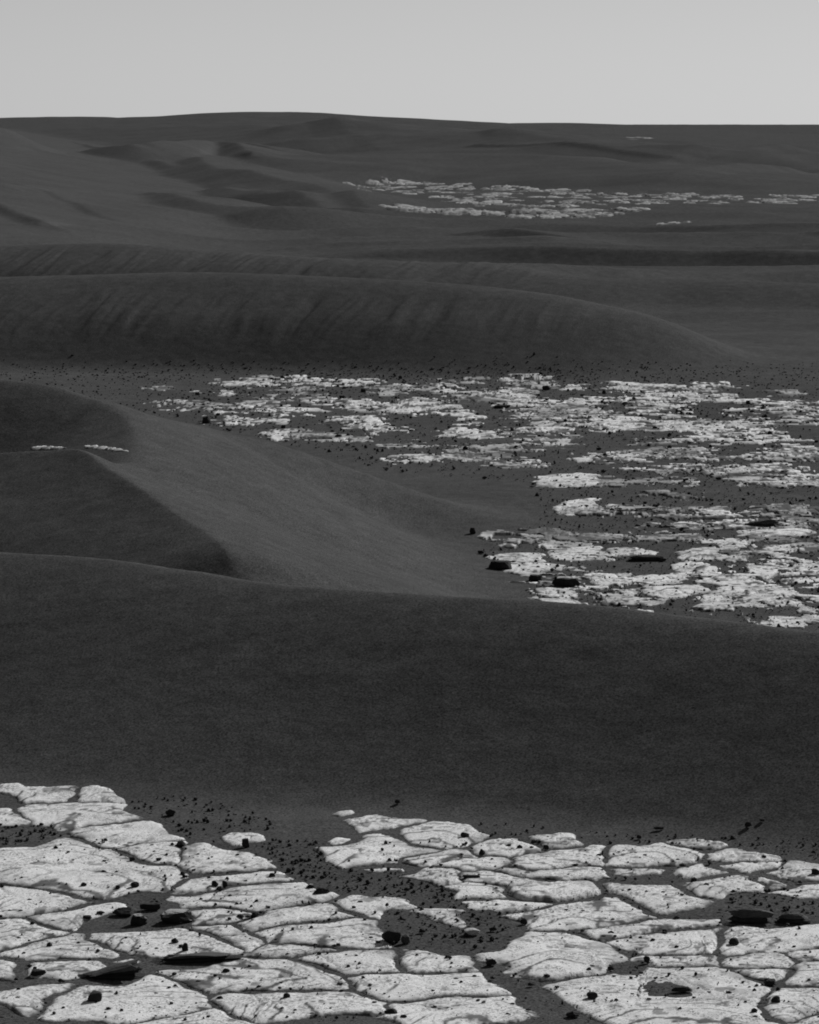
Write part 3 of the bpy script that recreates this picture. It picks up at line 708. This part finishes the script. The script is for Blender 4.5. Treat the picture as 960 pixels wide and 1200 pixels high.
for k, q in enumerate(MID):
    x0, y0, x1, y1, solid = q
    w = world_outline(patch_outline(x0, y0, x1, y1, solid, k), 0.004, 9.4)
    d = np.ptp(w[:, 1])
    if d > 3.5: continue
    r = slab_mesh('rock_slab' if q in MID_LABELS else 'slab', w, M_SLAB_MID, 140.0 + k * 2.11, thick=0.003, rag=0.03 if solid else 0.06, rag_f=12.0,
                  step=0.004, relief=0.003 if solid else 0.005, broken=0.05 if solid else 0.40, brk_f=8.0 if solid else 10.0, brk_t=-0.06 if solid else -0.08, dust=0.4 if solid else rr.uniform(0.7, 1.7), drift=0.0 if solid else 0.5, lam_t=0.15 if solid else 0.3, tone=0.0 if solid else 0.5 * max(0.0, rr.random() - 0.3), edge=0.02, fine=0.8)
    if r is None: continue
    if q in MID_LABELS:
        o = link('rock_slab', r[0]); o.location = r[1]
        tag(o, MID_LABELS[q], 'rock slab', 'clear slabs of the middle outcrop', 'thing')
    else:
        o = link('slab', r[0], outcrop); o.location = (r[1][0] - 0.5, r[1][1] - 13.0, r[1][2])

# thin streaks of pale rock bared in the hollow between the two crossing crests
for lab, pts in (('thin bright tapering streak of rock in the hollow between two dune crests', [(98,522),(112,521.5),(128,523),(142,526),(152,529),(138,528.5),(120,526.5),(106,525)]),
                 ('faint pale streak of rock along the hollow, left of the bright tapering one', [(36,524),(50,522),(66,522.5),(78,525),(64,526.5),(46,527)])):
    w = world_outline(pts, 0.002, 10.0)
    r = slab_mesh('rock_slab', w, M_SLAB_MID, 610.0 + len(lab), thick=0.002, rag=0.012, rag_f=30.0, step=0.002, relief=0.001, dust=0.5, edge=0.006, fine=0.35)
    o = link('rock_slab', r[0]); o.location = r[1]
    tag(o, lab, 'rock slab', None, 'thing')

# the far outcrop band
far = empty('distant_outcrop', (4.0, 65.0, 0.0)); tag(far, 'thin pale band of bedrock far across the plain', None, None, 'structure')
rf = random.Random(31)
FARB = [([(404,212),(450,209),(560,214),(700,222),(830,224),(962,225),(962,236),(840,236),(740,236),(640,240),(560,238),(470,224),(420,220)], 222),
        ([(590,248),(640,243),(700,242),(760,240),(740,246),(690,251),(610,253)], 46), ([(450,237),(490,238),(560,244),(600,249),(540,245),(460,242)], 26),
        ([(750,255),(790,254),(815,257),(790,260),(755,258)], 4), ([(742,160),(762,160),(762,164),(742,164)], 2)]
def inside(px, py, poly):
    c = False
    for i in range(len(poly)):
        ax, ay = poly[i]; bx, by = poly[i - 1]
        if (ay > py) != (by > py) and px < (bx - ax) * (py - ay) / (by - ay) + ax: c = not c
    return c
for poly, n in FARB:
    x0, x1 = min(p[0] for p in poly), max(p[0] for p in poly); y0, y1 = min(p[1] for p in poly), max(p[1] for p in poly)
    k = 0; tries = 0
    while k < n and tries < 20000:
        tries += 1
        px, py = rf.uniform(x0, x1), rf.uniform(y0, y1)
        if not inside(px, py, poly): continue
        k += 1
        c = hit(px, py, 0.05, 30.0)[0]
        hw = (5 + 17 * rf.random() ** 2) * 0.5 * c[1] / F * (1.5 if n < 100 else 1); hd = hw * (rf.uniform(0.8, 2.2) if n > 100 else rf.uniform(0.5, 1.0))
        P = np.array([(c[0] + hw * math.cos(a) * rf.uniform(.7, 1.2), c[1] + hd * math.sin(a) * rf.uniform(.7, 1.2)) for a in [2 * math.pi * i / 9 for i in range(9)]])
        r = slab_mesh('slab', P, M_SLAB_FAR, 400.0 + k * 1.9 + n, thick=rf.uniform(0.004, 0.022), rag=0.12, rag_f=3.5, step=0.010, relief=0.014, broken=0.3, brk_f=2.5, brk_t=-0.25, dust=1.0, edge=0.05, fine=0.8)
        if r is None: continue
        o = link('slab', r[0], far); o.location = (r[1][0] - 4.0, r[1][1] - 65.0, r[1][2])

# ------------------------------------------------------------------ loose rocks
import bmesh
def rock_mesh(name, material, w, d, h, seed, level=3, cuts=9, rough=0.16, flat=False, boxy=1.0):
    """An angular stone about w x d x h metres, standing on z = 0 with its foot a little below."""
    rg = np.random.default_rng(seed)
    bm = bmesh.new(); bmesh.ops.create_icosphere(bm, subdivisions=level, radius=1.0)
    V = np.array([v.co[:] for v in bm.verts]); Fc = np.array([[v.index for v in f.verts] for f in bm.faces]); bm.free()
    if boxy < 1: V = np.sign(V) * np.abs(V) ** boxy
    o = rg.uniform(0, 50, 3)
    n = (fbm(V[:, 0] * 1.4 + o[0], V[:, 1] * 1.4 + V[:, 2] * 1.1 + o[1], 3, seed % 13) + fbm(V[:, 2] * 1.6 + o[2], V[:, 0] * 0.9 - V[:, 1] * 1.3, 3, seed % 7))
    V = V * (1 + rough * n)[:, None]
    for k in range(cuts):
        p = rg.normal(size=3); p[2] = abs(p[2]) * 0.8; p /= np.linalg.norm(p)
        c = rg.uniform(0.60, 0.86); t = V @ p - c
        V = V - np.outer(np.clip(t, 0, None), p) * 0.93
    if flat: V[:, 2] = np.clip(V[:, 2], -1, 0.55 + 0.1 * n)
    V = V + 0.02 * rg.normal(size=V.shape)
    lo, hi = V.min(0), V.max(0)
    V = (V - (lo + hi) / 2) / (hi - lo) * np.array([w, d, h * 1.25])
    V[:, 2] += h * 1.25 / 2 - h * 0.25
    return mesh_from(V, Fc, name, material, False)

def spot(px, py, w, h, ymin=4.7):
    """Ground point and metre sizes of a stone seen at (px, py) with an outline w x h pixels."""
    x, y = hit(px, py + h * 0.42, 0.0, ymin)[0]
    s = y / F
    W = w * s; D = W * 0.75; Hh = max(0.32 * W, (h - w * 0.75 * min(H / y, 0.3)) * s)
    if h < 0.35 * w: Hh = max(h * s * 0.72, 0.004); D = W * 0.35
    y += D * 0.45; x *= 1 + D * 0.45 / y
    return x, y, W, D, Hh

ROCKS = [
 ('blocky dark rock standing on the wide pale slab in front of the wedge rock', 111,1170,18,16,'d'),
 ('big black rough rock at the right end of the long smooth white slab', 459,1098,24,19,'d'),
 ('grey lump half hidden on the right side of the big black rough rock', 476,1102,12,12,'g'),
 ('dark flat rock lying along the back of the rubble heap', 176,1064,26,9,'f'),
 ('dark tilted rock at the left end of the rubble heap', 143,1070,26,12,'d'),
 ('dark block with a painted lit grey top in the middle of the rubble heap', 163,1079,21,15,'p'),
 ('rounded flat dark rock with a painted lit top, right end of the rubble heap', 207,1077,40,14,'p'),
 ('small low dark rock on the sand just left of the rubble heap', 118,1071,10,5,'d'),
 ('flat little dark stone, farthest left before the rubble heap', 102,1077,11,4,'f'),
 ('left of two dark rocks close together on the wide slab right of the wedge', 205,1104,9,8,'d'),
 ('right, taller of two dark rocks close together on the wide slab', 217,1112,8,12,'d'),
 ('single dark round stone on the pale arched slab at the lower left', 58,1109,7,7,'d'),
 ('flat dark shard in the sandy joint left of the wedge rock', 45,1142,20,8,'f'),
 ('dark angular rock on the pebbly sand right of the dune-foot slabs', 200,953,13,9,'d'),
 ('dark rock at the near edge of the small slab alone on the sand', 288,989,10,11,'d'),
 ('dark rock at the right end of the thin wedge slab, by the sand', 212,990,12,8,'d'),
 ('dark stone on the far right part of the big swirled slab', 155,1008,7,5,'d'),
 ('small dark stone in the middle of the big swirled slab', 122,1023,7,5,'d'),
 ('dark stone on the near left part of the big swirled slab', 98,1038,8,6,'d'),
 ('dark rock at the near right edge of the big swirled slab', 158,1038,11,8,'d'),
 ('lower dark stone beside the larger one at the swirled slab edge', 138,1041,6,5,'d'),
 ('left of three dark stones huddled behind the wide cracked slab', 252,1037,8,8,'d'),
 ('right of three dark stones huddled behind the wide cracked slab', 264,1037,7,8,'d'),
 ('front of three dark stones huddled behind the wide cracked slab', 258,1043,9,6,'d'),
 ('dark stone at the right tip of the narrow ragged slab', 319,1027,8,6,'d'),
 ('black rock at the lower edge of the pebbly sand, behind the upper long slab', 377,1046,20,12,'d'),
 ('small stone with a pale top against the left side of that black rock', 364,1041,11,8,'p'),
 ('dark stone in the middle of the slab with the long ledge on the bottom', 336,1169,9,9,'d'),
 ('dark pebble-sized rock on the left rim of the large bottom slab', 265,1139,9,6,'d'),
 ('dark stone in the sandy joint between the two large bottom slabs, at left', 258,1171,9,6,'d'),
 ('dark rock in the sand channel near the bottom edge, left of centre', 458,1187,16,10,'d'),
 ('dark stone on the bottom edge next to the channel rock', 473,1193,9,6,'d'),
 ('dark stone on the sandy joint above the upper long slab, right one', 299,1073,9,7,'d'),
 ('dark stone on the sandy joint above the upper long slab, left one', 282,1075,9,5,'d'),
 ('dark rock at the left tip of the curved-ledge dome slab', 576,1129,13,9,'d'),
 ('dark rock at the right end of the large smooth dome slab', 545,980,11,8,'d'),
 ('dark pyramid-shaped stone on the sand below the mottled slab', 565,1000,8,8,'d'),
 ('dark stone on the near side of the mottled slab', 609,994,7,6,'d'),
 ('dark flat stone on the mottled slab, left of the other one', 596,992,7,4,'f'),
 ('dark stone below the small speckled slab at the dune foot', 640,994,7,6,'d'),
 ('flat dark stone added as the shade under the edge of the slab with the slot', 552,1029,22,5,'f'),  # dark stone in place of the shade beneath the slab's edge
 ('dark round rock on top of the hollowed largest slab, at its left', 694,1168,14,10,'d'),
 ('dark rock on the bottom edge where the channel meets the hollowed slab', 672,1190,18,9,'d'),
 ('dark stone below the near edge of the curved-ledge dome, middle one', 641,1146,8,7,'d'),
 ('dark stone at the right end of the curved-ledge dome slab', 716,1136,9,6,'d'),
 ('dark stone near the right foot of the curved-ledge dome slab', 690,1138,7,6,'d'),
 ('dark stone in the sand right below the curved-ledge dome', 622,1155,8,5,'d'),
 ('dark round rock on the left end of the long right edge slab', 860,1105,13,10,'d'),
 ('dark rock in the sandy fork at the lower right, upper one', 902,1152,15,10,'d'),
 ('dark rock in the sandy fork at the lower right, lower one', 909,1173,12,10,'d'),
 ('small dark stone between the two fork rocks at the lower right', 912,1161,6,6,'d'),
 ('dark stone on the near right part of the hollowed slab', 884,1186,8,7,'d'),
 ('small dark stone on the near left part of the hollowed slab', 797,1184,6,6,'d'),
 ('long dark stone added as the dark slot in the hollow of the largest slab', 799,1161,26,7,'f'),  # dark stone in place of the slot's shade
 ('dark stone in the dusty patch left of the hollowed slab', 758,1126,8,9,'d'),
 ('dark rock on the far corner of the slab at the right edge', 956,1023,11,9,'d'),
 ('dark stone alone on the dune foot at the right', 877,968,8,7,'d'),
 ('thin dark shard on the dune foot, right of the lone stone', 893,963,7,3,'f'),
 ('flat dark shard on the dune foot above the white dome slab', 772,972,13,4,'f'),
 ('dark stone at the dune foot behind the white dome slab', 749,982,6,5,'d'),
 ('dark stone at the tip of the flat slab beside the sandy hollow', 800,1015,9,5,'d'),
 ('dark stone in the sandy hollow at the right', 813,1033,8,8,'d'),
 ('dark stone alone high on the dune foot at the middle', 466,941,7,5,'d'),
 ('dark stone in the pebbly channel above the hooked slab', 495,1092,8,6,'d'),
 ('dark stone in the pebbly channel right of the small broken slab', 578,1090,10,6,'d'),
 ('dark rock in the channel at the left of the dull layered slab', 614,1081,9,8,'d'),
 ('small pale rock with a shadowed near side in the pebbly channel', 553,1094,20,9,'w'),
 ('dark stone on the thin strip slab at the right, behind the split slab', 779,1092,6,4,'d'),
 ('dark stone on the split slab beside the thin strip', 779,1095,6,4,'d'),
 # the middle distance
 ('leftmost of three black rocks in a slanting row on the sand', 586,664,28,10,'b'),
 ('middle, smallest of three black rocks in a slanting row on the sand', 628,678,19,8,'b'),
 ('rightmost and longest of three black rocks in a slanting row', 663,683,34,11,'b'),
 ('dark rock alone on the sand slope left of the middle outcrop', 554,623,8,7,'b'),
 ('small dark stone just above the leftmost black rock', 564,648,8,4,'b'),
 ('dark rock between pale slabs near the tip of the crossing dune', 242,493,11,8,'b'),
 ('dark stone on the pale streak along the dune edge', 397,512,9,4,'b'),
 ('small dark stone on the pale streak, left of the other one', 332,501,6,4,'b'),
 ('dark rock on the far edge of the outcrop beside a small pale slab', 640,455,10,5,'b'),
 ('thin dark shard between pale slabs on the far half of the outcrop', 588,477,22,4,'b'),
 ('dark stone on the far left half of the outcrop', 426,458,7,4,'b'),
 ('dark stone left of the humped slab row in the outcrop', 401,466,7,4,'b'),
 ('dark stone on the far rim of the outcrop towards the dune', 708,460,5,4,'b'),
 ('dark rock at the right end of the ragged bright rim slab', 877,472,6,4,'b'),
 ('dark stone among grey slabs at the right of the outcrop', 902,508,6,4,'b'),
]
for k, (label, px, py, w, h, kind) in enumerate(ROCKS):
    x, y, W, D, Hh = spot(px, py, w, h, 9.4 if py < 700 else 4.7)
    m = {'d': M_ROCK, 'b': M_ROCK, 'f': M_ROCK, 'p': M_ROCK_LIT_TOP, 'g': M_GREY, 'w': M_PALE_ROCK}[kind]
    me = rock_mesh('rock', m, W, D, Hh, 300 + k, 3, 11, 0.20, kind in 'fpb', 0.65 if kind in 'fpb' else 0.85)
    o = link('rock', me); o.location = (x, y, float(sample_z(x, y)) + (0.003 if y < 9 else 0.004))
    o.rotation_euler = (0, 0, random.Random(k).uniform(-0.3, 0.3))
    tag(o, label, 'rock', 'dark rocks on the slabs and sand' if y < 9 else 'dark rocks of the middle outcrop', 'thing')

# layered dark ledges: each bed of the rock is a part
def ledge(label, px, py, w, h, n, seed, tilt=0.0, rot=0.0, taper=0.0):
    x, y, W, D, Hh = spot(px, py, w, h)
    D = W * (0.42 if W < 0.13 else 0.25); Hh = h * y / F * 0.80
    t = empty('layered_rock', (x, y, float(sample_z(x, y)) + 0.001)); t.rotation_euler = (0, tilt, rot)
    tag(t, label, 'rock', None, 'thing')
    r2 = random.Random(seed)
    for i in range(n):
        wi = W * (1 - 0.13 * i + r2.uniform(-.05, .05)); hi = Hh / n * 1.35
        me = rock_mesh('layer', M_GREY if i == n - 1 else M_ROCK, wi, D * (1 - .08 * i), hi, seed * 10 + i, 3, 9, 0.40, False, 0.55)
        if taper:
            for v in me.vertices: v.co.z *= 1 - taper * (0.5 - v.co.x / wi)
        o = link('layer', me, t)
        z = Hh / n * i * 0.98
        o.location = (W * r2.uniform(-0.02, 0.06), -0.06 * D * i * (-1 if i % 2 else 1), z * (1 - taper * 0.3))
        o.rotation_euler = (r2.uniform(-.12, .12), r2.uniform(-.06, .06) - taper * 0.12 * i, r2.uniform(-.14, .14))
    return t
ledge('large black wedge-shaped rock of tilted beds, thin end pointing left', 131, 1139, 82, 21, 3, 41, 0.0, 0.10, 0.75)
ledge('long low dark ledge of thin beds in the joint right of the wedge rock', 232, 1126, 112, 10, 3, 42, 0.0, 0.03, 0.0)
ledge('long black layered ledge at the right, put in as the shadow under the pebbled sand', 878, 1075, 62, 18, 2, 43, 0.06, -0.12, 0.0)  # black beds stand in for the jagged shadow under the overhang
ledge('shorter black layered rock joined end to end right of the long ledge', 930, 1078, 44, 12, 2, 44, 0.0, -0.02, 0.0)
ledge('flat dark layered rock among pale slabs behind the row of black rocks', 757, 655, 52, 8, 2, 45)
ledge('dark double shard on top of the small pale outcrop knob at the right', 892, 615, 46, 9, 2, 46)

# ------------------------------------------------------------------ pebbles
proto = [rock_mesh('pebble', M_PEBBLE, 1.0, 0.9, 0.8, 700 + i, 2, 6, 0.2) for i in range(8)]
rp = random.Random(77)
def in_poly(px, py, poly):
    c = False
    for i in range(len(poly)):
        ax, ay = poly[i]; bx, by = poly[i - 1]
        if (ay > py) != (by > py) and px < (bx - ax) * (py - ay) / (by - ay) + ax: c = not c
    return c
ZONES = [  # outline, count, size range in pixels, label, group
 ([(0,958),(30,964),(90,975),(60,985),(0,992)], 26, (3.5, 6.5), 'small dark pebble in the sandy gap left of the ledged slab', 'pebbles in the sandy gap at the left edge'),
 ([(140,942),(200,932),(290,945),(330,970),(300,975),(215,985),(190,962)], 44, (3, 5.5), 'small dark pebble on the sand between the dune and the slabs', 'pebbles on the sand left of centre'),
 ([(300,985),(380,985),(390,1012),(480,1025),(490,1050),(400,1048),(330,1020)], 66, (3, 6), 'dark pebble on the open sand below the layered middle slab', 'pebbles on the open sand in the middle'),
 ([(470,1030),(540,1040),(600,1070),(600,1095),(560,1110),(490,1095),(450,1070)], 62, (3, 6), 'dark pebble in the pebbly sand channel', 'pebbles in the sand channel'),
 ([(560,962),(700,975),(960,985),(960,1000),(840,990),(700,990),(560,985)], 34, (3, 4.5), 'tiny dark pebble along the foot of the dune at the right', 'pebbles at the dune foot'),
 ([(830,1045),(930,1040),(960,1048),(960,1072),(900,1070),(860,1060)], 26, (3.5, 6), 'dark pebble on the sand above the black layered ledge', 'pebbles above the right ledge'),
 ([(600,1140),(720,1130),(760,1120),(750,1090),(690,1135),(600,1150)], 14, (3.5, 5.5), 'dark pebble in the sandy joint below the curved-ledge dome', 'pebbles below the dome slab'),
 ([(160,1035),(230,1015),(340,1030),(300,1040),(400,1075),(300,1112),(250,1060)], 30, (3, 6), 'small dark pebble scattered on the cracked slabs left of centre', 'pebbles on the cracked slabs'),
]
for poly, n, (a, b), label, group in ZONES:
    x0, x1 = min(p[0] for p in poly), max(p[0] for p in poly); y0, y1 = min(p[1] for p in poly), max(p[1] for p in poly)
    k = 0
    while k < n:
        px, py = rp.uniform(x0, x1), rp.uniform(y0, y1)
        if not in_poly(px, py, poly): continue
        k += 1
        x, y = hit(px, py)[0]
        s = (a + (b - a) * rp.random() ** 2.0) * y / F
        o = link('pebble', proto[rp.randrange(8)])
        o.scale = (s * rp.uniform(.9, 1.35), s * rp.uniform(.8, 1.1), s * rp.uniform(.75, 1.05))
        o.rotation_euler = (0, 0, rp.uniform(0, 6.28)); o.location = (x, y, float(sample_z(x, y)) + 0.001)
        tag(o, label, 'pebble', group, 'thing')

def scatter(name, label, pts, material):
    """Stones too small to pick apart, all in one mesh."""
    bm = bmesh.new(); bmesh.ops.create_icosphere(bm, subdivisions=1, radius=0.5)
    B = np.array([v.co[:] for v in bm.verts]); T = np.array([[v.index for v in f.verts] for f in bm.faces]); bm.free()
    rg = np.random.default_rng(9); pts = np.asarray(pts); n = len(pts)
    S = pts[:, 2][:, None, None] * (1 + 0.35 * rg.normal(size=(n, 1, 3))).clip(.5, 1.6) * np.array([1.15, 1.0, 0.85])
    V = B[None] * (1 + 0.22 * rg.normal(size=(n, len(B), 1))) * S
    V[:, :, 0] += pts[:, 0, None]; V[:, :, 1] += pts[:, 1, None]
    V[:, :, 2] += sample_z(pts[:, 0], pts[:, 1])[:, None] + pts[:, 2, None] * 0.25 + pts[:, 3, None]
    Tn = (T[None] + np.arange(n)[:, None, None] * len(B)).reshape(-1, 3)
    o = link(name, mesh_from(V.reshape(-1, 3), Tn, name, material, False))
    return tag(o, label, None, None, 'stuff')
pts = []
for poly, n, rng_, lab, grp in ZONES:
    x0, x1 = min(p[0] for p in poly), max(p[0] for p in poly); y0, y1 = min(p[1] for p in poly), max(p[1] for p in poly)
    k = 0
    while k < n * 6:
        px, py = rp.uniform(x0 - 8, x1 + 8), rp.uniform(y0 - 4, y1 + 4)
        k += 1
        if not in_poly(px, py, poly): continue
        x, y = hit(px, py)[0]; pts.append((x, y, rp.uniform(1.2, 2.8) * y / F, 0.0))
for k in range(2000):
    px, py = rp.uniform(0, 960), rp.uniform(985, 1198)
    x, y = hit(px, py)[0]; pts.append((x, y, (1.3 + 3.4 * rp.random() ** 3) * y / F, 0.003))
scatter('small_gravel', 'tiny dark gravel sprinkled over the nearest slabs and sand', pts, M_PEBBLE)
pts = []
MIDPOLY = [(150,474),(240,452),(330,432),(620,432),(720,444),(960,470),(960,740),(700,705),(560,640),(640,600),(620,560),(450,545),(330,512)]
while len(pts) < 5200:
    px, py = rp.uniform(150, 960), rp.uniform(430, 740)
    if not in_poly(px, py, MIDPOLY): continue
    u, v = ray_uv(px, py); y = H / v
    if y < 9.3: continue
    pts.append((float(u * y), float(y), (1.3 + 2.6 * rp.random() ** 4) * y / F, 0.003))
for k in range(2200):
    px, py = rp.uniform(-10, 970), 438 + rp.gauss(0, 7) + (18 if rp.random() < .3 else 0) + max(0, (px - 500)) * 0.05 
    x, y = hit(px, py, 0.0, 13.0)[0]
    pts.append((x, y, rp.uniform(1.0, 2.2) * y / F, 0.0))
scatter('rubble', 'dark stony rubble strewn between the slabs of the middle outcrop', pts, M_PEBBLE)
